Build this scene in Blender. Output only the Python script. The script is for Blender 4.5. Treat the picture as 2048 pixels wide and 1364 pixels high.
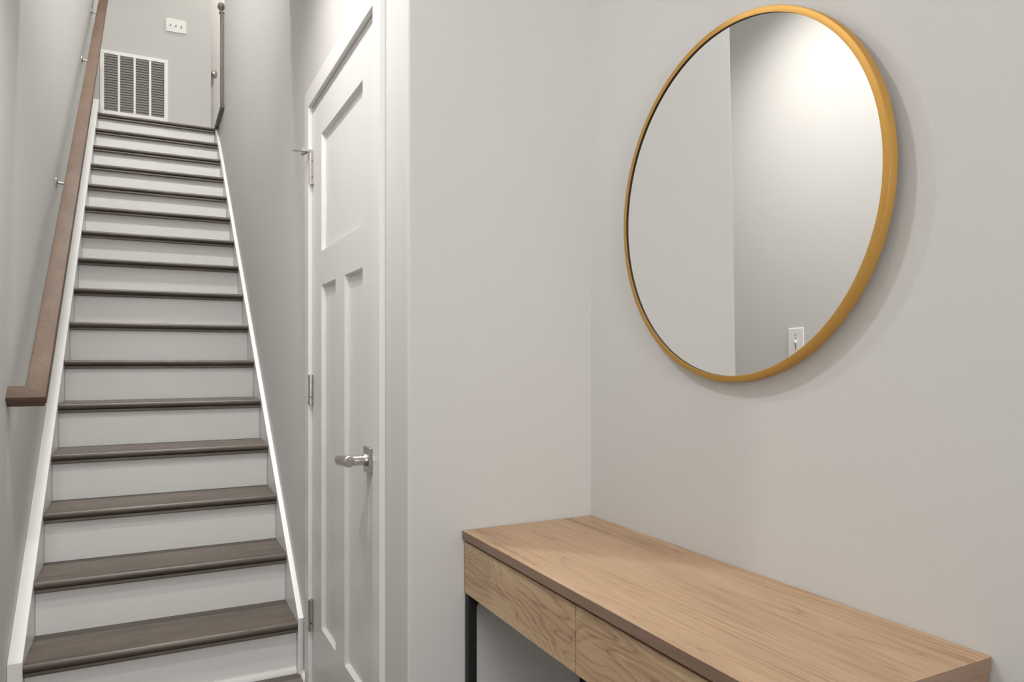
import bpy, bmesh, math, random
from mathutils import Vector, Matrix
random.seed(7)

# ------------------------------------------------------------------ camera
scene = bpy.context.scene
COL = scene.collection
for o in list(bpy.data.objects):
    bpy.data.objects.remove(o)

FPX, HORIZON, YAW, CAMZ = 1431.7, 719.4, 0.4694, 1.1421
cam_data = bpy.data.cameras.new('camera')
cam_data.sensor_width = 36.0
cam_data.lens = FPX / 2048.0 * 36.0
cam_data.shift_y = (HORIZON - 682.0) / 2048.0
cam_data.clip_start = 0.02
cam = bpy.data.objects.new('camera', cam_data)
COL.objects.link(cam)
cam.location = (0, 0, CAMZ)
cam.rotation_euler = (math.pi / 2, 0, -YAW)
scene.camera = cam

# ------------------------------------------------------------------ world, exposure
world = bpy.data.worlds.new('world')
scene.world = world
world.use_nodes = True
world.node_tree.nodes['Background'].inputs[0].default_value = (0.9, 0.95, 1.0, 1)
world.node_tree.nodes['Background'].inputs[1].default_value = 0.0
vs = scene.view_settings
vs.view_transform = 'Standard'
vs.look = 'None'
vs.gamma = 1.0
vs.use_curve_mapping = False
vs.exposure = 1.0

# ceiling lights: (x, y, z, watts, radius, colour, spot angle) -- fixtures are built round them further down
WARM = (1.0, 0.955, 0.91)
NEUT = (1.0, 0.995, 0.985)
LIGHTS = [
    ('hall downlight above the foot of the stairs', 0.06, 2.00, 2.738, 26.0, 0.030, WARM, 146),
    ('entry downlight in front of the console nook', -0.20, 1.36, 2.738, 28.0, 0.045, NEUT, 160),
    ('entry downlight over the middle of the hall', 0.05, 0.55, 2.738, 5.0, 0.09, NEUT, 170),
    ('landing downlight above the top step', 0.05, 5.75, 5.598, 22.0, 0.07, WARM, 165),
    ('stairwell downlight high above the lower steps', 0.05, 3.55, 5.598, 330.0, 0.16, NEUT, 165),
    ('upper hall downlight beside the landing', 1.10, 7.0, 5.598, 76.0, 0.07, (1.0, 0.975, 0.90), 170),
]

# added soft frontal fill light behind the camera, no known window there
FILL_W, FILL_COL = 18.5, (1.0, 0.996, 0.985)
dl = bpy.data.lights.new('added_fill_light', 'AREA')
dl.shape = 'RECTANGLE'
dl.size, dl.size_y = 0.56, 0.80
dl.energy, dl.color = FILL_W, FILL_COL
dlo = bpy.data.objects.new('added_fill_light', dl)
COL.objects.link(dlo)
dlo.location = (0.20, -2.145, 1.64)
dlo.rotation_euler = (math.pi / 2, 0, 0)

# ------------------------------------------------------------------ dimensions
RISER, RUN, Y0, NSTEP = 0.19, 0.2438, 2.6716, 16
XL, XR = -0.3495, 0.4825            # inner faces of the skirt boards
XLW, XDW, XMW = -0.39, 0.5025, 0.9752   # left wall, door wall, mirror wall
YF = 1.4907                          # nook wall
SL = RISER / RUN
ZUP = RISER * NSTEP                  # upper floor
ZC, ZC2 = 2.74, 5.60
YHEAD = 3.0                          # edge of the hall ceiling
YWEND = 5.73                         # end of the tall stairwell wall
YLB = 7.30                           # landing back wall

# ------------------------------------------------------------------ materials
def new_mat(name):
    m = bpy.data.materials.new(name)
    m.use_nodes = True
    nt = m.node_tree
    b = nt.nodes['Principled BSDF']
    return m, nt, b

def N(nt, kind, **kw):
    n = nt.nodes.new(kind)
    for k, v in kw.items():
        setattr(n, k, v)
    return n

def paint(name, col, rough=0.6, bump=0.04, scale=260.0, spec=0.3):
    m, nt, b = new_mat(name)
    tc = N(nt, 'ShaderNodeTexCoord')
    no = N(nt, 'ShaderNodeTexNoise')
    no.inputs['Scale'].default_value = scale
    no.inputs['Detail'].default_value = 3
    nt.links.new(tc.outputs['Object'], no.inputs['Vector'])
    n2 = N(nt, 'ShaderNodeTexNoise')
    n2.inputs['Scale'].default_value = 1.7
    nt.links.new(tc.outputs['Object'], n2.inputs['Vector'])
    mx = N(nt, 'ShaderNodeMix', data_type='RGBA')
    mx.inputs[6].default_value = (*[c * 0.985 for c in col], 1)
    mx.inputs[7].default_value = (*[min(1, c * 1.015) for c in col], 1)
    nt.links.new(n2.outputs['Fac'], mx.inputs[0])
    nt.links.new(mx.outputs[2], b.inputs['Base Color'])
    bp = N(nt, 'ShaderNodeBump')
    bp.inputs['Strength'].default_value = bump
    bp.inputs['Distance'].default_value = 0.002
    nt.links.new(no.outputs['Fac'], bp.inputs['Height'])
    nt.links.new(bp.outputs['Normal'], b.inputs['Normal'])
    b.inputs['Roughness'].default_value = rough
    b.inputs['Specular IOR Level'].default_value = spec
    return m

def wood(name, dark, mid, light, axis='X', rough=0.4, ring=6.0, fibre=1.0, pore=None, swirl=0.25, bump=0.12, ringmix=0.55, coat=0.0, lines=18.0, along=1.3, lo=0.22, hi=0.80, spec=0.5):
    """procedural timber: stretched fibre noise plus distorted growth bands along `axis` (object space)"""
    m, nt, b = new_mat(name)
    tc = N(nt, 'ShaderNodeTexCoord')
    oi = N(nt, 'ShaderNodeObjectInfo')
    ml = N(nt, 'ShaderNodeMath', operation='MULTIPLY')
    ml.inputs[1].default_value = 37.0
    nt.links.new(oi.outputs['Random'], ml.inputs[0])
    ad = N(nt, 'ShaderNodeVectorMath', operation='ADD')
    nt.links.new(tc.outputs['Object'], ad.inputs[0])
    nt.links.new(ml.outputs[0], ad.inputs[1])
    def mapped(along, across):
        mp = N(nt, 'ShaderNodeMapping')
        s = [across] * 3
        s['XYZ'.index(axis)] = along
        mp.inputs['Scale'].default_value = s
        nt.links.new(ad.outputs[0], mp.inputs['Vector'])
        return mp
    # growth bands: bands of a stretched low noise field -> cathedral shapes
    mpb = mapped(along, ring)
    nb = N(nt, 'ShaderNodeTexNoise')
    nb.inputs['Scale'].default_value = 1.0
    nb.inputs['Detail'].default_value = 1.5
    nb.inputs['Distortion'].default_value = swirl
    nt.links.new(mpb.outputs[0], nb.inputs['Vector'])
    mu = N(nt, 'ShaderNodeMath', operation='MULTIPLY')
    mu.inputs[1].default_value = lines
    nt.links.new(nb.outputs['Fac'], mu.inputs[0])
    fr = N(nt, 'ShaderNodeMath', operation='FRACT')
    nt.links.new(mu.outputs[0], fr.inputs[0])
    # late-wood line: soft on one side, sharp on the other
    pw = N(nt, 'ShaderNodeValToRGB')
    ee = pw.color_ramp.elements
    ee[0].position = 0.0; ee[0].color = (0.95, 0.95, 0.95, 1)
    ee[1].position = 1.0; ee[1].color = (0.62, 0.62, 0.62, 1)
    for pp, vv in ((0.10, 0.50), (0.32, 0.36), (0.50, 0.12), (0.58, 0.36), (0.90, 0.45)):
        q_ = ee.new(pp); q_.color = (vv, vv, vv, 1)
    nt.links.new(fr.outputs[0], pw.inputs[0])
    # fibres
    mpf = mapped(9.0 * fibre, 420.0 * fibre)
    nf = N(nt, 'ShaderNodeTexNoise')
    nf.inputs['Scale'].default_value = 1.0
    nf.inputs['Detail'].default_value = 4
    nt.links.new(mpf.outputs[0], nf.inputs['Vector'])
    mpl = mapped(2.2, 14.0)
    nl = N(nt, 'ShaderNodeTexNoise')
    nl.inputs['Scale'].default_value = 1.0
    nl.inputs['Detail'].default_value = 3
    nt.links.new(mpl.outputs[0], nl.inputs['Vector'])
    m1 = N(nt, 'ShaderNodeMix', data_type='FLOAT')
    m1.inputs[0].default_value = ringmix
    nt.links.new(nf.outputs['Fac'], m1.inputs[2])
    nt.links.new(pw.outputs[0], m1.inputs[3])
    m2 = N(nt, 'ShaderNodeMix', data_type='FLOAT')
    m2.inputs[0].default_value = 0.42
    nt.links.new(m1.outputs[0], m2.inputs[2])
    nt.links.new(nl.outputs['Fac'], m2.inputs[3])
    rp = N(nt, 'ShaderNodeValToRGB')
    e = rp.color_ramp.elements
    e[0].position = lo; e[0].color = (*light, 1)
    e[1].position = hi; e[1].color = (*dark, 1)
    q = e.new(0.5); q.color = (*mid, 1)
    nt.links.new(m2.outputs[0], rp.inputs[0])
    out = rp.outputs[0]
    if pore:
        mpp = mapped(16.0, 520.0)
        npn = N(nt, 'ShaderNodeTexNoise')
        npn.inputs['Scale'].default_value = 1.0
        npn.inputs['Detail'].default_value = 2
        nt.links.new(mpp.outputs[0], npn.inputs['Vector'])
        cr = N(nt, 'ShaderNodeMapRange')
        cr.inputs[1].default_value = 0.60
        cr.inputs[2].default_value = 0.74
        cr.inputs[4].default_value = 0.6
        nt.links.new(npn.outputs['Fac'], cr.inputs[0])
        mx = N(nt, 'ShaderNodeMix', data_type='RGBA')
        mx.inputs[7].default_value = (*pore, 1)
        nt.links.new(cr.outputs[0], mx.inputs[0])
        nt.links.new(out, mx.inputs[6])
        out = mx.outputs[2]
    nt.links.new(out, b.inputs['Base Color'])
    bp = N(nt, 'ShaderNodeBump')
    bp.inputs['Strength'].default_value = bump
    bp.inputs['Distance'].default_value = 0.0008
    nt.links.new(m1.outputs[0], bp.inputs['Height'])
    nt.links.new(bp.outputs['Normal'], b.inputs['Normal'])
    b.inputs['Roughness'].default_value = rough
    b.inputs['Specular IOR Level'].default_value = spec
    b.inputs['Coat Weight'].default_value = coat
    b.inputs['Coat Roughness'].default_value = 0.25
    return m

def metal(name, col, rough=0.3, metallic=1.0, brush=0.0):
    m, nt, b = new_mat(name)
    tc = N(nt, 'ShaderNodeTexCoord')
    no = N(nt, 'ShaderNodeTexNoise')
    no.inputs['Scale'].default_value = 180.0
    nt.links.new(tc.outputs['Object'], no.inputs['Vector'])
    mr = N(nt, 'ShaderNodeMapRange')
    mr.inputs[3].default_value = max(0.0, rough - 0.04)
    mr.inputs[4].default_value = rough + 0.04
    nt.links.new(no.outputs['Fac'], mr.inputs[0])
    nt.links.new(mr.outputs[0], b.inputs['Roughness'])
    b.inputs['Base Color'].default_value = (*col, 1)
    b.inputs['Metallic'].default_value = metallic
    return m

M_WALL = paint('grey_wall_paint', (0.650, 0.643, 0.628), 0.62, 0.10, 330)
M_UPWALL = M_WALL
M_CEIL = paint('ceiling_paint', (0.82, 0.81, 0.79), 0.8, 0.06, 200)
M_TRIM = paint('white_trim_paint', (0.77, 0.765, 0.752), 0.33, 0.015, 90, 0.5)
M_DOOR = paint('white_door_paint', (0.735, 0.73, 0.717), 0.36, 0.02, 120, 0.5)
M_PLASTIC = paint('white_plastic', (0.86, 0.85, 0.83), 0.35, 0.0, 50, 0.5)
M_TREAD = wood('stained_oak_tread', (0.054, 0.042, 0.032), (0.092, 0.073, 0.058), (0.145, 0.118, 0.095), 'X', 0.42, 9.0, bump=0.05, ringmix=0.3, lo=0.3, hi=0.68, spec=0.42)
M_FLOOR = wood('stained_oak_floor', (0.090, 0.070, 0.060), (0.125, 0.100, 0.086), (0.165, 0.135, 0.118), 'Y', 0.42, 9.0, bump=0.06, ringmix=0.3)
M_RAIL = wood('light_stained_oak', (0.082, 0.052, 0.034), (0.122, 0.080, 0.055), (0.165, 0.114, 0.081), 'Y', 0.6, 16.0, bump=0.06, ringmix=0.25, lo=0.3, hi=0.68, spec=0.25)
M_RAILX = M_RAIL
M_NEWEL = wood('dark_stained_oak', (0.09, 0.07, 0.058), (0.13, 0.105, 0.088), (0.17, 0.14, 0.12), 'Z', 0.45, 14.0, bump=0.05, ringmix=0.25)
M_OAKTOP = wood('light_oak_top', (0.335, 0.205, 0.118), (0.46, 0.305, 0.188), (0.56, 0.39, 0.255), 'Y', 0.5, 9.0, 0.55, pore=(0.60, 0.44, 0.30), swirl=0.12, ringmix=0.36, lines=20.0, along=0.7, lo=0.30, hi=0.62, spec=0.35)
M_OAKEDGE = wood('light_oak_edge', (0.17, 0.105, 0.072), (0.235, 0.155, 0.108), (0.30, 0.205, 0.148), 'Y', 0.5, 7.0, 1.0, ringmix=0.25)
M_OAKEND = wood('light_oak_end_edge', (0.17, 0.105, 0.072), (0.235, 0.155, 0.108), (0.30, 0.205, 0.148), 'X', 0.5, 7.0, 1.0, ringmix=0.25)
M_OAKFRONT = wood('light_oak_front', (0.32, 0.20, 0.118), (0.52, 0.36, 0.225), (0.64, 0.47, 0.31), 'Y', 0.5, 10.0, 0.6, pore=(0.70, 0.58, 0.44), swirl=0.5, ringmix=0.5, lines=24.0, along=2.2, lo=0.30, hi=0.66, spec=0.3)
M_BLACK = paint('black_powder_coat', (0.012, 0.012, 0.013), 0.5, 0.02, 200, 0.3)
M_DARK = paint('dark_recess', (0.02, 0.02, 0.02), 0.8, 0.0)
M_GOLD = metal('satin_gold', (0.56, 0.315, 0.075), 0.50, 0.60)
M_LIP = paint('dark_frame_lip', (0.035, 0.022, 0.012), 0.6, 0.0)
M_NICKEL = metal('satin_nickel', (0.56, 0.53, 0.49), 0.28)
M_CHROME = metal('bright_nickel', (0.70, 0.68, 0.65), 0.2)
M_MIRROR = metal('mirror_silver', (0.93, 0.935, 0.93), 0.0)
for n in M_MIRROR.node_tree.nodes:
    if n.type == 'MAP_RANGE':
        n.inputs[3].default_value = 0.0; n.inputs[4].default_value = 0.0
M_GBACK = paint('grille_backing', (0.10, 0.097, 0.092), 0.7, 0.0)
M_LOUVER = paint('grille_louver_paint', (0.27, 0.26, 0.245), 0.5, 0.0)

def emission_mat(name, col, s):
    m, nt, b = new_mat(name)
    b.inputs['Base Color'].default_value = (0.9, 0.9, 0.88, 1)
    b.inputs['Emission Color'].default_value = (*col, 1)
    b.inputs['Emission Strength'].default_value = s
    return m
M_LENS = emission_mat('lit_lens', (1, 0.95, 0.88), 3.0)

# ------------------------------------------------------------------ mesh helpers
def obj(name, bm, mat, parent=None, smooth=False, bevel=0.0, seg=2):
    bmesh.ops.recalc_face_normals(bm, faces=bm.faces)
    me = bpy.data.meshes.new(name)
    bm.to_mesh(me)
    bm.free()
    mats = mat if isinstance(mat, (list, tuple)) else [mat]
    for mm in mats:
        me.materials.append(mm)
    o = bpy.data.objects.new(name, me)
    COL.objects.link(o)
    if parent:
        o.parent = parent
    if smooth:
        for p in me.polygons:
            p.use_smooth = True
        try:
            me.set_sharp_from_angle(angle=math.radians(40))
        except Exception:
            pass
    if bevel:
        b = o.modifiers.new('bevel', 'BEVEL')
        b.width = bevel
        b.segments = seg
        b.limit_method = 'ANGLE'
        b.angle_limit = math.radians(35)
    return o

def bm_box(bm, x0, x1, y0, y1, z0, z1):
    v = [bm.verts.new((x, y, z)) for x in (x0, x1) for y in (y0, y1) for z in (z0, z1)]
    for q in ((0, 1, 3, 2), (4, 6, 7, 5), (0, 4, 5, 1), (2, 3, 7, 6), (0, 2, 6, 4), (1, 5, 7, 3)):
        bm.faces.new([v[i] for i in q])

def box(name, x0, x1, y0, y1, z0, z1, mat, parent=None, bevel=0.0, seg=2):
    bm = bmesh.new()
    bm_box(bm, x0, x1, y0, y1, z0, z1)
    return obj(name, bm, mat, parent, bevel=bevel, seg=seg)

def boxes(name, lst, mat, parent=None, bevel=0.0):
    bm = bmesh.new()
    for b in lst:
        bm_box(bm, *b)
    return obj(name, bm, mat, parent, bevel=bevel)

def prism(name, pts, axis, a0, a1, mat, parent=None, smooth=False, bevel=0.0):
    """extrude a 2D polygon; axis 'X': pts are (y,z); 'Y': (x,z); 'Z': (x,y)"""
    def P(p, a):
        return {'X': (a, p[0], p[1]), 'Y': (p[0], a, p[1]), 'Z': (p[0], p[1], a)}[axis]
    bm = bmesh.new()
    A = [bm.verts.new(P(p, a0)) for p in pts]
    B = [bm.verts.new(P(p, a1)) for p in pts]
    n = len(pts)
    for i in range(n):
        bm.faces.new((A[i], A[(i + 1) % n], B[(i + 1) % n], B[i]))
    bm.faces.new(A)
    bm.faces.new(B[::-1])
    return obj(name, bm, mat, parent, smooth, bevel)

def bm_tube(bm, pts, rad, seg=12, caps=True):
    rings = []
    pts = [Vector(p) for p in pts]
    rads = rad if isinstance(rad, (list, tuple)) else [rad] * len(pts)
    up0 = None
    for i, p in enumerate(pts):
        t = (pts[min(i + 1, len(pts) - 1)] - pts[max(i - 1, 0)]).normalized()
        if up0 is None:
            up0 = Vector((0, 0, 1)) if abs(t.z) < 0.9 else Vector((1, 0, 0))
        s = t.cross(up0).normalized()
        u = s.cross(t).normalized()
        up0 = u
        rings.append([bm.verts.new(p + (s * math.cos(a) + u * math.sin(a)) * rads[i])
                      for a in [2 * math.pi * k / seg for k in range(seg)]])
    for r0, r1 in zip(rings, rings[1:]):
        for k in range(seg):
            bm.faces.new((r0[k], r0[(k + 1) % seg], r1[(k + 1) % seg], r1[k]))
    if caps:
        bm.faces.new(rings[0][::-1])
        bm.faces.new(rings[-1])

def tube(name, pts, rad, mat, parent=None, seg=12):
    bm = bmesh.new()
    bm_tube(bm, pts, rad, seg)
    return obj(name, bm, mat, parent, smooth=True)

def bm_lathe(bm, prof, origin, axis='Z', seg=24, closed=False):
    """prof: (radius, height) list; axis direction of height"""
    O = Vector(origin)
    def P(r, h, a):
        c, s = math.cos(a) * r, math.sin(a) * r
        return O + {'Z': Vector((c, s, h)), 'X': Vector((h, c, s)), 'Y': Vector((c, h, s))}[axis]
    rings = [[bm.verts.new(P(r, h, 2 * math.pi * k / seg)) for k in range(seg)] for r, h in prof]
    pr = list(zip(rings, rings[1:]))
    if closed:
        pr.append((rings[-1], rings[0]))
    for r0, r1 in pr:
        for k in range(seg):
            bm.faces.new((r0[k], r0[(k + 1) % seg], r1[(k + 1) % seg], r1[k]))
    if not closed:
        bm.faces.new(rings[0][::-1])
        bm.faces.new(rings[-1])

def lathe(name, prof, origin, axis, mat, parent=None, seg=24, closed=False):
    bm = bmesh.new()
    bm_lathe(bm, prof, origin, axis, seg, closed)
    return obj(name, bm, mat, parent, smooth=True)

def thing(name, label, cat, group=None, loc=(0, 0, 0), kind=None):
    o = bpy.data.objects.new(name, None)
    COL.objects.link(o)
    o.empty_display_size = 0.1
    o.location = loc
    return tag(o, label, cat, group, kind)

def tag(o, label=None, cat=None, group=None, kind=None):
    if label: o['label'] = label
    if cat: o['category'] = cat
    if group: o['group'] = group
    if kind: o['kind'] = kind
    return o

def struct(o, label=None, cat=None):
    return tag(o, label, cat, None, 'structure')

def adopt(root):
    """children were made in world space: keep them there under a moved Empty"""
    inv = Matrix.Translation(root.location).inverted()
    for c in COL.objects:
        if c.parent is root:
            c.matrix_parent_inverse = inv

def smoothstep_arc(cx, cy, r, a0, a1, n):
    return [(cx + r * math.cos(math.radians(a0 + (a1 - a0) * i / n)),
             cy + r * math.sin(math.radians(a0 + (a1 - a0) * i / n))) for i in range(n + 1)]

# ------------------------------------------------------------------ the shell
YB = -2.2
struct(box('wall_left', XLW - 0.12, XLW, YB, 7.9, 0, ZC2, M_WALL), 'long grey painted wall on the left behind the handrail', 'wall')
struct(box('wall_right', XMW, XMW + 0.12, YB, YF + 0.11, 0, ZC, M_WALL), 'grey painted wall that carries the round mirror', 'wall')
# nook wall and stairwell wall meet in a slightly rounded outside corner, mitred
RC = 0.006
arc = smoothstep_arc(XDW + RC, YF + RC, RC, 270, 180, 6)
mid = arc[3]
struct(prism('wall_front', [(XMW, YF), *[(p[0], p[1]) for p in arc[:4]], (XDW + 0.11, YF + 0.11), (XMW, YF + 0.11)], 'Z', 0, ZC, M_WALL),
       'narrow grey wall facing the viewer between white door and mirror', 'wall')
DY0, DY1, DZ = 1.717, 2.509, 2.010      # clear opening inside the casing
bm = bmesh.new()
near = [*[(p[0], p[1]) for p in arc[3:][::-1]][::-1], (XDW, DY0 - 0.002), (XDW + 0.11, DY0 - 0.002), (XDW + 0.11, YF + 0.11)]
A = [bm.verts.new((p[0], p[1], 0)) for p in near]
B = [bm.verts.new((p[0], p[1], ZC2)) for p in near]
for i in range(len(near)):
    bm.faces.new((A[i], A[(i + 1) % len(near)], B[(i + 1) % len(near)], B[i]))
bm.faces.new(A); bm.faces.new(B[::-1])
bm_box(bm, XDW, XDW + 0.11, DY0 - 0.002, DY1 + 0.002, DZ - 0.010, ZC2)
bm_box(bm, XDW, XDW + 0.11, DY1 + 0.002, YWEND, 0, ZC2)
bm_box(bm, XDW, XDW + 0.11, YWEND, 6.42, 0, ZUP - 0.001)
struct(obj('wall_stairwell', bm, M_WALL), 'tall grey wall on the right of the stairs with the white door', 'wall')
struct(box('wall_back', XLW, XMW, YB - 0.12, YB, 0, ZC, M_WALL), 'grey wall at the near end of the entry hall', 'wall')
struct(box('wall_header', XLW, XDW, YHEAD - 0.12, YHEAD, ZC + 0.30, ZC2, M_WALL), 'grey wall closing the stairwell above the hall ceiling', 'wall')
struct(box('ceiling', XLW, XMW, YB, YHEAD, ZC, ZC + 0.30, M_CEIL) if False else boxes('ceiling', [(XLW, XMW, YB, YF, ZC, ZC + 0.3), (XLW, XDW, YF, YHEAD, ZC, ZC + 0.3)], M_CEIL),
       'white ceiling of the entry hall', 'ceiling')
struct(box('ceiling_upper', XLW - 0.12, 2.3, YHEAD - 0.12, 8.0, ZC2, ZC2 + 0.1, M_CEIL), 'white ceiling above the stairwell and landing', 'ceiling')
# upper storey
XLE = 0.5218
struct(box('wall_landing', XLW, XLE, YLB, YLB + 0.12, ZUP - 0.25, ZC2, M_WALL), 'grey wall at the top of the stairs with vent and switches', 'wall')
struct(box('wall_upper_far', XLE - 0.3, 2.3, 7.80, 7.92, ZUP - 0.25, ZC2, M_WALL), 'bright wall of the upper hall right of the landing', 'wall')
struct(box('wall_upper_right', 2.2, 2.3, YWEND - 0.12, 7.8, ZUP - 0.25, ZC2, M_WALL), 'right wall of the upper hall', 'wall')
struct(box('wall_upper_near', XDW + 0.11, 2.2, YWEND - 0.12, YWEND, ZUP - 0.25, ZC2, M_WALL), 'near wall of the upper hall', 'wall')
struct(boxes('floor_upper', [(XLW, 2.2, 6.40, 7.80, ZUP - 0.25, ZUP - 0.002), (XDW + 0.11, 2.2, YWEND, 6.40, ZUP - 0.25, ZUP - 0.002)], M_FLOOR),
       'dark stained timber floor of the landing', 'floor')

# ground floor: sub-floor with planks
fl = struct(boxes('floor', [(XLW, XMW, YB, YF, -0.08, -0.016), (XLW, XDW, YF, Y0 + 0.10, -0.08, -0.016)], M_DARK),
            'dark stained timber plank floor at the foot of the stairs', 'floor')
pw = 0.127
x = XLW
row = 0
while x < XMW - 0.001:
    x1 = min(x + pw, XMW)
    yend = YF if x >= XDW - 0.02 else (Y0 + 0.04)
    if x < XDW - 0.001 < x1:
        x1 = XDW
    y = YB + (0.0 if row % 2 else -0.0)
    cut = YB + 0.35 + 0.47 * (row * 0.618 % 1.0)
    while y < yend - 0.001:
        y1 = min(cut, yend)
        box('plank', x + 0.0006, x1 - 0.0006, y + 0.0006, y1 - 0.0006, -0.016, 0.0, M_FLOOR, fl)
        y = y1
        cut = y1 + 0.9 + 0.5 * random.random()
    x = x1
    row += 1

# baseboards
def baseboard(name, x0, x1, y0, y1):
    return struct(box(name, x0, x1, y0, y1, 0.0, 0.135, M_TRIM, bevel=0.004), 'white painted baseboard', 'baseboard')
o = baseboard('baseboard_left', XLW, XLW + 0.014, YB, 2.655); o['label'] = 'white baseboard along the left wall before the stairs'
o = baseboard('baseboard_front', XDW + 0.012, XMW, YF - 0.014, YF); o['label'] = 'white baseboard behind the console on the narrow wall'
o = baseboard('baseboard_right', XMW - 0.014, XMW, YB, YF - 0.014); o['label'] = 'white baseboard under the mirror behind the console'

# ------------------------------------------------------------------ staircase
st = thing('staircase', 'straight staircase with dark stained oak treads and white painted risers', 'staircase', loc=(0.066, Y0, 0))
def tread_profile():
    # y forward is negative; origin at nosing front-bottom reference, z=0 at tread top
    f = -0.005
    pts = [(RUN + 0.028, 0.0), (0.010, 0.0)]
    pts += [(f + 0.0125 + 0.0125 * math.cos(a), -0.0125 + 0.0125 * math.sin(a)) for a in [math.radians(90 + 15 * i) for i in range(1, 12)]]
    pts += [(0.008, -0.0255), (0.0035, -0.0275), (0.002, -0.030), (0.002, -0.0385), (0.0035, -0.040), (0.026, -0.040), (0.026, -0.026), (RUN + 0.028, -0.026)]
    return pts
prof = tread_profile()
tread0 = None
for k in range(1, NSTEP):
    if tread0 is None:
        pts = prof
        tread0 = prism('tread', pts, 'X', XL + 0.0008, XR - 0.0008, M_TREAD, st, smooth=True)
        tr = tread0
    else:
        tr = tread0.copy()
        COL.objects.link(tr)
    tr.location = (0, Y0 + (k - 1) * RUN, k * RISER)
    tr.parent = st
land = prism('landing_nosing', [(p if p[0] < 0.1 else (0.075, p[1])) for p in prof], 'X', XL + 0.0008, XR - 0.0008, M_TREAD, st, smooth=True)
land.location = (0, Y0 + 15 * RUN, ZUP)
riser0 = None
for k in range(1, NSTEP + 1):
    if k == 1:
        riser0 = box('riser', XL + 0.0008, XR - 0.0008, 0.026, 0.044, -RISER + 0.0005, -0.026, M_TRIM, st)
        rs = riser0
    else:
        rs = riser0.copy()
        COL.objects.link(rs)
    rs.location = (0, Y0 + (k - 1) * RUN, k * RISER)
    rs.parent = st
def zskirt(y): return 0.2098 + SL * (y - 2.672)
def skirt(x0, x1, yend, zcap, drop=0.34):
    yf = 2.664
    pts = [(yf, 0.0), (yf, zskirt(yf)), (yend, min(zskirt(yend), zcap)), (yend, zskirt(yend) - drop - 0.1), (yf + 0.5, 0.0)]
    return prism('skirt_board', pts, 'X', x0, x1, M_TRIM, st, bevel=0.0015)
skirt(XLW + 0.0005, XL, 6.50, 9)
box('skirt_cap', XLW + 0.0005, XL, 6.50, YLB - 0.0005, ZUP, zskirt(6.50), M_TRIM, st)
skirt(XR, XDW - 0.0005, 6.315, 9)
# quarter-round shoe at the foot of the first riser and along the right skirt end
def quarter(r, n=6):
    return [(0, 0)] + [(-r * math.sin(math.radians(90 * (1 - i / n))), r * math.cos(math.radians(90 * (1 - i / n)))) for i in range(n + 1)]
sh = prism('shoe_molding', [(Y0 + 0.026 + p[0], p[1]) for p in quarter(0.019)], 'X', XL + 0.001, XR - 0.001, M_TRIM, st, smooth=True)
adopt(st)

# shoe moulding on the little return beside the casing
tag(struct(prism('trim_1', [(XDW + p[0] * 0.9, p[1] * 1.0) for p in quarter(0.016)], 'Y', 2.575, 2.662, M_TRIM, smooth=True)), 'short white shoe molding between stair skirt and door casing', 'trim')

# ------------------------------------------------------------------ handrail
hr = thing('handrail', 'light brown oak handrail climbing the left wall above the stairs', 'handrail', loc=(-0.315, 2.66, 0.19 + 0.862))
def ztop(y): return 0.19 + SL * (y - Y0) + 0.862
ang = math.atan(SL)
T = Vector((0, math.cos(ang), math.sin(ang)))
NRM = Vector((0, -math.sin(ang), math.cos(ang)))
hw = 0.0295
half = [(hw - 0.006, 0.0), (hw - 0.0018, -0.0018), (hw, -0.006), (hw, -0.024), (hw - 0.0012, -0.0265), (hw - 0.0055, -0.028), (hw - 0.0055, -0.042), (hw - 0.008, -0.044)]
profr = half + [(-a, b) for a, b in half[::-1]]
bm = bmesh.new()
Bp = Vector((-0.315, 2.662, ztop(2.662)))
L2 = 4.95
r_wall = [bm.verts.new(Vector((XLW + 0.0005, 0, 0)) + Vector((0, Bp.y, Bp.z)) + T * (-a) + NRM * b) for a, b in profr]
r_mit = [bm.verts.new(Bp + Vector((a, 0, 0)) + T * (-a) + NRM * b) for a, b in profr]
r_end = [bm.verts.new(Bp + Vector((a, 0, 0)) + T * L2 + NRM * b) for a, b in profr]
n = len(profr)
for r0, r1, mi in ((r_wall, r_mit, 1), (r_mit, r_end, 0)):
    for i in range(n):
        fc = bm.faces.new((r0[i], r0[(i + 1) % n], r1[(i + 1) % n], r1[i]))
        fc.material_index = mi
bm.faces.new(r_wall); bm.faces.new(r_end[::-1])
M_RAILRET = wood('light_stained_oak_return', (0.082, 0.052, 0.034), (0.122, 0.080, 0.055), (0.165, 0.114, 0.081), 'X', 0.6, 16.0, bump=0.06, ringmix=0.25, lo=0.3, hi=0.68, spec=0.25)
rail = obj('rail', bm, [M_RAIL, M_RAILRET], hr)
for p in rail.data.polygons:
    p.use_smooth = True
try: rail.data.set_sharp_from_angle(angle=math.radians(35))
except Exception: pass
for yb in (3.976, 5.405, 6.30):
    zb = ztop(yb) - 0.092
    br = lathe('bracket', [(0.002, 0.0), (0.026, 0.0), (0.026, 0.004), (0.018, 0.008), (0.010, 0.010)], (XLW, yb, zb), 'X', M_NICKEL, hr, 20)
    zr = ztop(yb) - 0.044 / math.cos(ang)
    a_ = tube('bracket_arm', [(XLW + 0.006, yb, zb), (XLW + 0.03, yb, zb - 0.004), (XLW + 0.055, yb, zb + 0.002), (XLW + 0.070, yb, zb + 0.018), (XLW + 0.075, yb, zr + 0.002)], 0.0065, M_NICKEL, br, 10)
adopt(hr)

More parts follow.
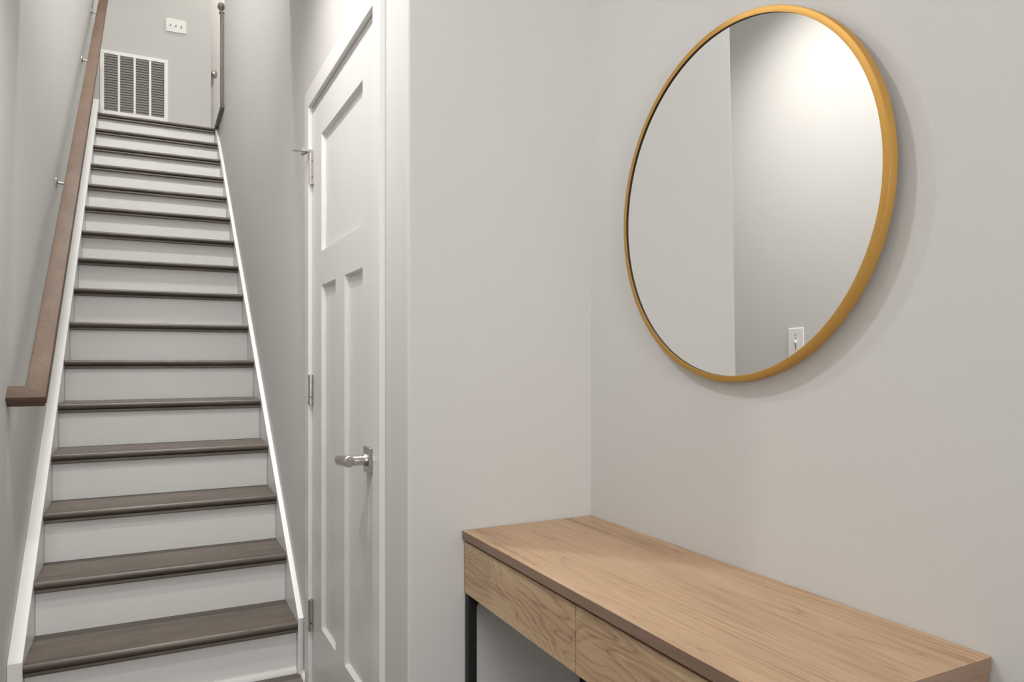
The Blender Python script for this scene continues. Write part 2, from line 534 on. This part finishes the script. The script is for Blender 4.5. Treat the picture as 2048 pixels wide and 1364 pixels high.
# ------------------------------------------------------------------ closet door
dr = thing('door_1', 'white three-panel closet door with nickel lever beside the stairs', 'door', kind='structure', loc=(XDW, 2.11, 0))
S0, S1, SZ0, SZ1 = 1.721, 2.505, 0.010, 1.994
py = [(1.861, 2.366), (2.169, 2.366), (1.861, 2.057)]
pz = [(1.497, 1.880), (0.262, 1.386), (0.262, 1.386)]
XB = XDW + 0.035
bm = bmesh.new()
for b in ((S0, py[0][0], SZ0, SZ1), (py[0][1], S1, SZ0, SZ1), (py[0][0], py[0][1], 1.880, SZ1),
          (py[0][0], py[0][1], 1.386, 1.497), (py[0][0], py[0][1], SZ0, 0.262), (2.057, 2.169, 0.262, 1.386)):
    bm_box(bm, XDW, XB, b[0], b[1], b[2], b[3])
slab = obj('door_slab', bm, M_DOOR, dr)
for (a0, a1), (b0, b1) in zip(py, pz):
    bm = bmesh.new()
    dpt, ins = 0.013, 0.006
    o_ = [bm.verts.new((XDW + 0.0002, y, z)) for y, z in ((a0, b0), (a1, b0), (a1, b1), (a0, b1))]
    i_ = [bm.verts.new((XDW + dpt, y, z)) for y, z in ((a0 + ins, b0 + ins), (a1 - ins, b0 + ins), (a1 - ins, b1 - ins), (a0 + ins, b1 - ins))]
    k_ = [bm.verts.new((XB, y, z)) for y, z in ((a0, b0), (a1, b0), (a1, b1), (a0, b1))]
    for i in range(4):
        j = (i + 1) % 4
        bm.faces.new((o_[i], o_[j], i_[j], i_[i]))
        bm.faces.new((o_[j], o_[i], k_[i], k_[j]))
    bm.faces.new(i_); bm.faces.new(k_[::-1])
    obj('panel', bm, M_DOOR, slab)
XC = 0.488
box('casing', XC, XDW, DY1, DY1 + 0.062, 0, DZ, M_TRIM, dr, 0.0012)
box('casing', XC, XDW, DY0 - 0.060, DY0, 0, DZ, M_TRIM, dr, 0.0012)
box('casing', XC, XDW, DY0 - 0.060, DY1 + 0.062, DZ, DZ + 0.062, M_TRIM, dr, 0.0012)
# jambs: thin liners behind the casing
box('jamb', XDW, XDW + 0.11, S1 + 0.003, DY1 + 0.002, 0, DZ - 0.010, M_TRIM, dr)
box('jamb', XDW, XDW + 0.11, DY0 - 0.002, S0 - 0.003, 0, DZ - 0.010, M_TRIM, dr)
box('jamb', XDW, XDW + 0.11, DY0 + 0.0, DY1 - 0.0, SZ1 + 0.003, DZ - 0.010, M_TRIM, dr)
# hinges
HX, HY = 0.4945, 2.5000
def hinge(z0, z1, spring):
    root = box('hinge', HX - 0.002, XDW + 0.0, DY1 - 0.0025, DY1 - 0.0002, z0, z1, M_NICKEL, dr)
    if spring:
        h = z1 - z0
        prof = [(0.0015, z0), (0.0085, z0), (0.0085, z0 + h * 0.16), (0.0072, z0 + h * 0.165), (0.0072, z0 + h * 0.18), (0.0078, z0 + h * 0.185), (0.0078, z0 + h * 0.82),
                (0.0072, z0 + h * 0.825), (0.0072, z0 + h * 0.84), (0.0085, z0 + h * 0.845), (0.0085, z1), (0.0015, z1)]
        lathe('barrel', prof, (HX, HY, 0), 'Z', M_NICKEL, root, 20)
        lathe('pin', [(0.001, 0), (0.003, 0), (0.0025, 0.004), (0.001, 0.005)], (HX + 0.003, HY, z1), 'Z', M_NICKEL, root, 10)
        bm = bmesh.new()
        bm_lathe(bm, [(0.0004, -0.0006), (0.0022, -0.0006), (0.0022, 0.0015), (0.0004, 0.0015)], (HX - 0.0005, HY - 0.0080, z0 + h * 0.26), 'Y', 10)
        obj('screw_hole', bm, M_DARK, root)
    else:
        prof = [(0.001, z0)]
        nk = 5
        for i in range(nk):
            a = z0 + (z1 - z0) * i / nk
            b = z0 + (z1 - z0) * (i + 1) / nk
            prof += [(0.0068, a + 0.0004), (0.0068, b - 0.0008), (0.0056, b - 0.0006), (0.0056, b + 0.0002)]
        prof += [(0.001, z1)]
        lathe('barrel', prof, (HX, HY, 0), 'Z', M_CHROME, root, 18)
        box('leaf', HX + 0.004, XDW - 0.0002, HY - 0.016, HY - 0.002, z0, z1, M_CHROME, root)
        for zz in (z0 + 0.025, z1 - 0.030):
            lathe('screw', [(0.0004, -0.001), (0.0022, -0.001), (0.0022, 0.0), (0.0004, 0.0)], (HX + 0.0035, HY - 0.011, zz), 'X', M_DARK, root, 8)
    return root
h1 = hinge(1.742, 1.852, False)
hinge(0.988, 1.090, True)
hinge(0.2135, 0.319, True)
# hinge pin door stop
stp = box('door_stop', HX - 0.030, HX + 0.008, HY - 0.006, HY + 0.006, 1.8525, 1.8625, M_CHROME, dr, 0.001)
tube('stop_rod', [(HX - 0.020, HY + 0.006, 1.857), (HX - 0.036, HY + 0.03, 1.861), (HX - 0.050, HY + 0.050, 1.866)], 0.0028, M_CHROME, stp, 8)
tube('bumper', [(HX - 0.016, HY - 0.002, 1.8505), (HX - 0.028, HY + 0.012, 1.8450)], 0.006, M_NICKEL, stp, 12)
# lever handle
PYc, PZc = 1.793, 0.887
pl = box('lever_handle', XDW - 0.010, XDW + 0.0002, PYc - 0.027, PYc + 0.027, PZc - 0.033, PZc + 0.033, M_NICKEL, dr, 0.003, 3)
lathe('collar', [(0.002, -0.017), (0.0145, -0.017), (0.0165, -0.013), (0.0165, -0.009), (0.002, -0.009)], (XDW, PYc, PZc), 'X', M_NICKEL, pl, 24)
tube('stem', [(XDW - 0.012, PYc, PZc), (XDW - 0.050, PYc, PZc)], 0.0130, M_CHROME, pl, 24)
lx = XDW - 0.056
tube('lever', [(lx, PYc - 0.015, PZc), (lx, PYc - 0.013, PZc), (lx, PYc + 0.084, PZc - 0.008), (lx, PYc + 0.086, PZc - 0.008)], [0.0118, 0.0142, 0.0142, 0.0128], M_NICKEL, pl, 24)
adopt(dr)

# ------------------------------------------------------------------ round mirror
mr_al, mr_be, mr_R = 0.02285, 0.01137, 0.3325
mr = thing('round_mirror', 'large round wall mirror in a thin satin gold frame', 'mirror', loc=(0.950, 0.9992, 1.4331))
def mirror_frame():
    # local: +x into the wall; y, z in the plane of the glass; x=0 is the front rim
    R = mr_R
    pr = [(R - 0.0115, 0.0004), (R - 0.0111, 0.0), (R - 0.0022, 0.0), (R - 0.0006, 0.0008), (R, 0.0026), (R, 0.017), (R - 0.0105, 0.017), (R - 0.0115, 0.010)]
    bm = bmesh.new()
    bm_lathe(bm, pr, (0, 0, 0), 'X', 160, closed=True)
    for f_ in bm.faces:
        if all(math.hypot(v.co.y, v.co.z) < R - 0.0104 for v in f_.verts) and max(v.co.x for v in f_.verts) > 0.009:
            f_.material_index = 1
    return obj('frame', bm, [M_GOLD, M_LIP], mr, smooth=True)
mirror_frame()
lathe('glass', [(0.01, 0.0034), (mr_R - 0.0112, 0.0034), (mr_R - 0.0112, 0.012), (0.01, 0.012)], (0, 0, 0), 'X', M_MIRROR, mr, 160)
lathe('backing', [(0.01, 0.0125), (mr_R - 0.012, 0.0125), (mr_R - 0.012, 0.016), (0.01, 0.016)], (0, 0, 0), 'X', M_DARK, mr, 96)
e1 = Vector((math.sin(mr_al), math.cos(mr_al), 0))
nn = Vector((-math.cos(mr_al), math.sin(mr_al), 0))
e2 = Vector((0, 0, 1)) * math.cos(mr_be) + nn * math.sin(mr_be)
ex = e1.cross(e2)
mr.rotation_euler = Matrix((ex, e1, e2)).transposed().to_euler()

# ------------------------------------------------------------------ console table
ct = thing('console_table', 'light oak console table with two drawers and black metal legs', 'table', loc=(0.80, 1.018, 0))
TX0, TX1, TY0, TY1, TZ = 0.6297, XMW - 0.0155, 0.5458, YF - 0.0025, 0.758
top = bmesh.new()
bm_box(top, TX0, XMW - 0.0015, TY0, TY1, TZ - 0.0195, TZ)
top.faces.ensure_lookup_table()
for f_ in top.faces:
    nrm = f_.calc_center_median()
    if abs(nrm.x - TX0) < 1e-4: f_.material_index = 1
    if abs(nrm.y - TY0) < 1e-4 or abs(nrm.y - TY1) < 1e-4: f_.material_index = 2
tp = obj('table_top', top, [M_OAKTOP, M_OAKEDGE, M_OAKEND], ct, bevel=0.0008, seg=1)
BZ0, BZ1 = 0.618, TZ - 0.0195
bx0 = 0.6345
box('side_panel', bx0 + 0.017, XMW - 0.004, TY1 - 0.018, TY1 - 0.002, BZ0, BZ1, M_OAKEND, ct)
box('side_panel', bx0 + 0.017, XMW - 0.004, TY0 + 0.002, TY0 + 0.018, BZ0, BZ1, M_OAKEND, ct)
box('back_panel', XMW - 0.020, XMW - 0.004, TY0 + 0.018, TY1 - 0.018, BZ0, BZ1, M_OAKEND, ct)
box('bottom_panel', bx0 + 0.017, XMW - 0.020, TY0 + 0.018, TY1 - 0.018, BZ0, BZ0 + 0.012, M_OAKEND, ct)
box('front_rail', bx0 + 0.017, bx0 + 0.030, TY0 + 0.018, TY1 - 0.018, BZ0 + 0.012, BZ1, M_DARK, ct)
ym = 1.0165
for a, b in ((ym + 0.0008, TY1 - 0.002), (TY0 + 0.002, ym - 0.0008)):
    box('drawer', bx0, bx0 + 0.0165, a, b, BZ0, BZ1 - 0.0062, M_OAKFRONT, ct, 0.0005, 1)
# black metal end frames
lw = 0.020
for ya in (TY1 - 0.0225, TY0 + 0.0025):
    for xa in (bx0 + 0.001, XMW - 0.036):
        box('leg', xa, xa + lw, ya, ya + lw, 0.0, BZ0, M_BLACK, ct, 0.0015)
    box('top_bar', bx0 + 0.021, XMW - 0.036, ya, ya + lw, BZ0 - lw, BZ0, M_BLACK, ct, 0.0015)
    box('bottom_bar', bx0 + 0.021, XMW - 0.036, ya, ya + lw, 0.0, lw, M_BLACK, ct, 0.0015)
    # welded fillet in the front upper corner
    xf = bx0 + 0.021
    prism('gusset', [(xf, BZ0 - lw), (xf, BZ0 - lw - 0.010), (xf + 0.003, BZ0 - lw - 0.004), (xf + 0.010, BZ0 - lw)], 'Y', ya + 0.001, ya + lw - 0.001, M_BLACK, ct)
adopt(ct)

# ------------------------------------------------------------------ return air grille on the landing wall
GX0, GX1, GZ0, GZ1 = -0.386, 0.157, 3.325, 3.892
ga = thing('return_air_grille', 'white square return air grille low on the landing wall', 'vent', loc=((GX0 + GX1) / 2, YLB, GZ0))
fw = 0.032
prism_pts = None
bm = bmesh.new()
for b in ((GX0, GX1, GZ1 - fw, GZ1), (GX0, GX1, GZ0, GZ0 + fw), (GX0, GX0 + fw, GZ0 + fw, GZ1 - fw), (GX1 - fw, GX1, GZ0 + fw, GZ1 - fw)):
    bm_box(bm, b[0], b[1], YLB - 0.010, YLB - 0.0003, b[2], b[3])
obj('frame', bm, M_PLASTIC, ga, bevel=0.002)
inner = GX1 - GX0 - 2 * fw
dw = 0.018
colw = (inner - 3 * dw) / 4
box('backing', GX0 + fw, GX1 - fw, YLB - 0.0012, YLB - 0.0002, GZ0 + fw, GZ1 - fw, M_GBACK, ga)
for i in range(3):
    xa = GX0 + fw + colw * (i + 1) + dw * i
    box('divider', xa, xa + dw, YLB - 0.011, YLB - 0.0013, GZ0 + fw, GZ1 - fw, M_PLASTIC, ga, 0.001)
nb = 22
lv0 = None
pitch = (GZ1 - GZ0 - 2 * fw) / nb
for i in range(4):
    for k in range(nb):
        if lv0 is None:
            # blade slopes down towards the room
            pts = [(-0.0095, -pitch * 0.46), (-0.0085, -pitch * 0.46), (-0.0016, pitch * 0.42), (-0.0026, pitch * 0.42)]
            lv0 = prism('louver', pts, 'X', 0.0004, colw - 0.0004, M_LOUVER, ga)
            lv = lv0
        else:
            lv = lv0.copy(); COL.objects.link(lv)
        lv.parent = ga
        lv.location = (GX0 + fw + (colw + dw) * i, YLB, GZ0 + fw + pitch * (k + 0.5))
adopt(ga)

# ------------------------------------------------------------------ three-gang switch on the landing wall
sw = thing('light_switch_plate', 'white three-toggle switch plate high on the landing wall', 'light switch', loc=(0.2226, YLB, 4.165))
box('plate', 0.1375, 0.3085, YLB - 0.0065, YLB - 0.0002, 4.162, 4.284, M_PLASTIC, sw, 0.003, 3)
for i in range(3):
    xc = 0.223 + (i - 1) * 0.046
    tg = box('toggle', xc - 0.0050, xc + 0.0050, YLB - 0.0085, YLB - 0.006, 4.211, 4.235, M_LOUVER, sw)
    prism('toggle_lever', [(YLB - 0.008, 4.219), (YLB - 0.0175, 4.226), (YLB - 0.0165, 4.231), (YLB - 0.008, 4.229)], 'X', xc - 0.0035, xc + 0.0035, M_PLASTIC, tg)
adopt(sw)

# ------------------------------------------------------------------ dimmer on the left wall (seen in the mirror)
dm = thing('dimmer_switch', 'white dimmer switch plate on the left wall, reflected in the mirror', 'light switch', loc=(XLW, 2.138, 1.18))
box('plate', XLW + 0.0002, XLW + 0.006, 2.098, 2.178, 1.122, 1.2405, M_PLASTIC, dm, 0.0028, 3)
for zz in (1.2120, 1.1985):
    lathe('screw', [(0.0004, 0.0055), (0.0030, 0.0055), (0.0030, 0.0068), (0.0004, 0.0072)], (XLW, 2.1375, zz), 'X', M_LOUVER, dm, 10)
box('slot', XLW + 0.0055, XLW + 0.0064, 2.1355, 2.1390, 1.150, 1.186, M_LOUVER, dm)
box('slider', XLW + 0.0058, XLW + 0.014, 2.1315, 2.1425, 1.178, 1.1895, M_PLASTIC, dm, 0.0015)
adopt(dm)

# ------------------------------------------------------------------ top of the stairs: floor-edge nosing, newel, upper door
tr2 = prism('trim_2', [(XDW - 0.026, ZUP + 0.004), (XDW - 0.024, ZUP - 0.018), (XDW - 0.0006, ZUP - 0.020), (XDW - 0.0006, ZUP + 0.0005), (XDW + 0.11, ZUP + 0.0005), (XDW + 0.11, ZUP + 0.012), (XDW - 0.018, ZUP + 0.012)], 'Y', YWEND + 0.002, 6.325, M_TREAD)
struct(tr2, 'dark stained floor edge nosing at the top right of the stairs', 'trim')
nw = thing('newel_post', 'brown wooden newel post at the end of the stairwell wall upstairs', 'post', loc=(0.489, 5.765, ZUP + 0.012))
box('shaft', 0.4755, 0.5035, 5.752, 5.782, ZUP + 0.0125, 3.735, M_NEWEL, nw, 0.0015)
bm = bmesh.new()
bm_box(bm, 0.470, 0.507, 5.748, 5.786, 3.735, 3.748)
cp = obj('cap', bm, M_NEWEL, nw, bevel=0.002)
lathe('finial', [(0.003, 3.748), (0.012, 3.749), (0.012, 3.757), (0.024, 3.772), (0.026, 3.790), (0.020, 3.808), (0.008, 3.817), (0.001, 3.818)], (0.483, 5.767, 0), 'Z', M_NEWEL, cp, 20)
adopt(nw)
d2 = thing('door_2', 'white upstairs door with a small round knob, right of the landing', 'door', kind='structure', loc=(0.93, 7.79, ZUP))
box('door_slab', 0.535, 1.30, 7.757, 7.792, ZUP + 0.01, ZUP + 2.04, M_DOOR, d2, 0.001)
lathe('knob', [(0.002, 0.0), (0.030, 0.0), (0.030, -0.006), (0.012, -0.010), (0.012, -0.028), (0.024, -0.034), (0.028, -0.046), (0.024, -0.058), (0.002, -0.062)], (0.583, 7.757, 4.005), 'Y', M_NICKEL, d2, 20)
adopt(d2)

# unseen glazed door behind the camera, added as a setting for the fill light
d3 = thing('door_added', 'added white half-glazed door behind the fill light, unseen behind the viewer', 'door', kind='structure', loc=(0.29, YB, 0))
boxes('door_frame', [(-0.26, -0.09, YB + 0.0005, YB + 0.045, 0.005, 2.13), (0.49, 0.66, YB + 0.0005, YB + 0.045, 0.005, 2.13),
                     (-0.09, 0.49, YB + 0.0005, YB + 0.045, 0.005, 1.23), (-0.09, 0.49, YB + 0.0005, YB + 0.045, 2.05, 2.13)], M_DOOR, d3)
box('pane', -0.09, 0.49, YB + 0.018, YB + 0.024, 1.23, 2.05, M_PLASTIC, d3)
adopt(d3)

# ------------------------------------------------------------------ ceiling downlights (all above the frame)
for name, lx_, ly_, lz_, watts, rad, colr, spot in LIGHTS:
    rt = thing('recessed_downlight', 'round white ' + name, 'ceiling light', 'recessed downlights', loc=(lx_, ly_, lz_))
    zc = lz_ + 0.002
    bm = bmesh.new()
    bm_lathe(bm, [(rad + 0.003, -0.0005), (rad + 0.022, -0.0005), (rad + 0.022, -0.004), (rad + 0.010, -0.007), (rad + 0.003, -0.005)], (lx_, ly_, zc), 'Z', 40, closed=True)
    obj('trim_ring', bm, M_PLASTIC, rt, smooth=True)
    lathe('lens', [(0.002, -0.0005), (rad + 0.0025, -0.0005), (rad + 0.0025, -0.0015), (0.002, -0.0015)], (lx_, ly_, zc), 'Z', M_LENS, rt, 32)
    ld = bpy.data.lights.new('downlight_lamp', 'SPOT')
    ld.energy = watts
    ld.color = colr
    ld.shadow_soft_size = rad
    ld.spot_size = math.radians(spot)
    ld.spot_blend = 1.0
    lo = bpy.data.objects.new('downlight_lamp', ld)
    COL.objects.link(lo)
    lo.parent = rt
    lo.location = (lx_, ly_, lz_ - 0.012)
    adopt(rt)
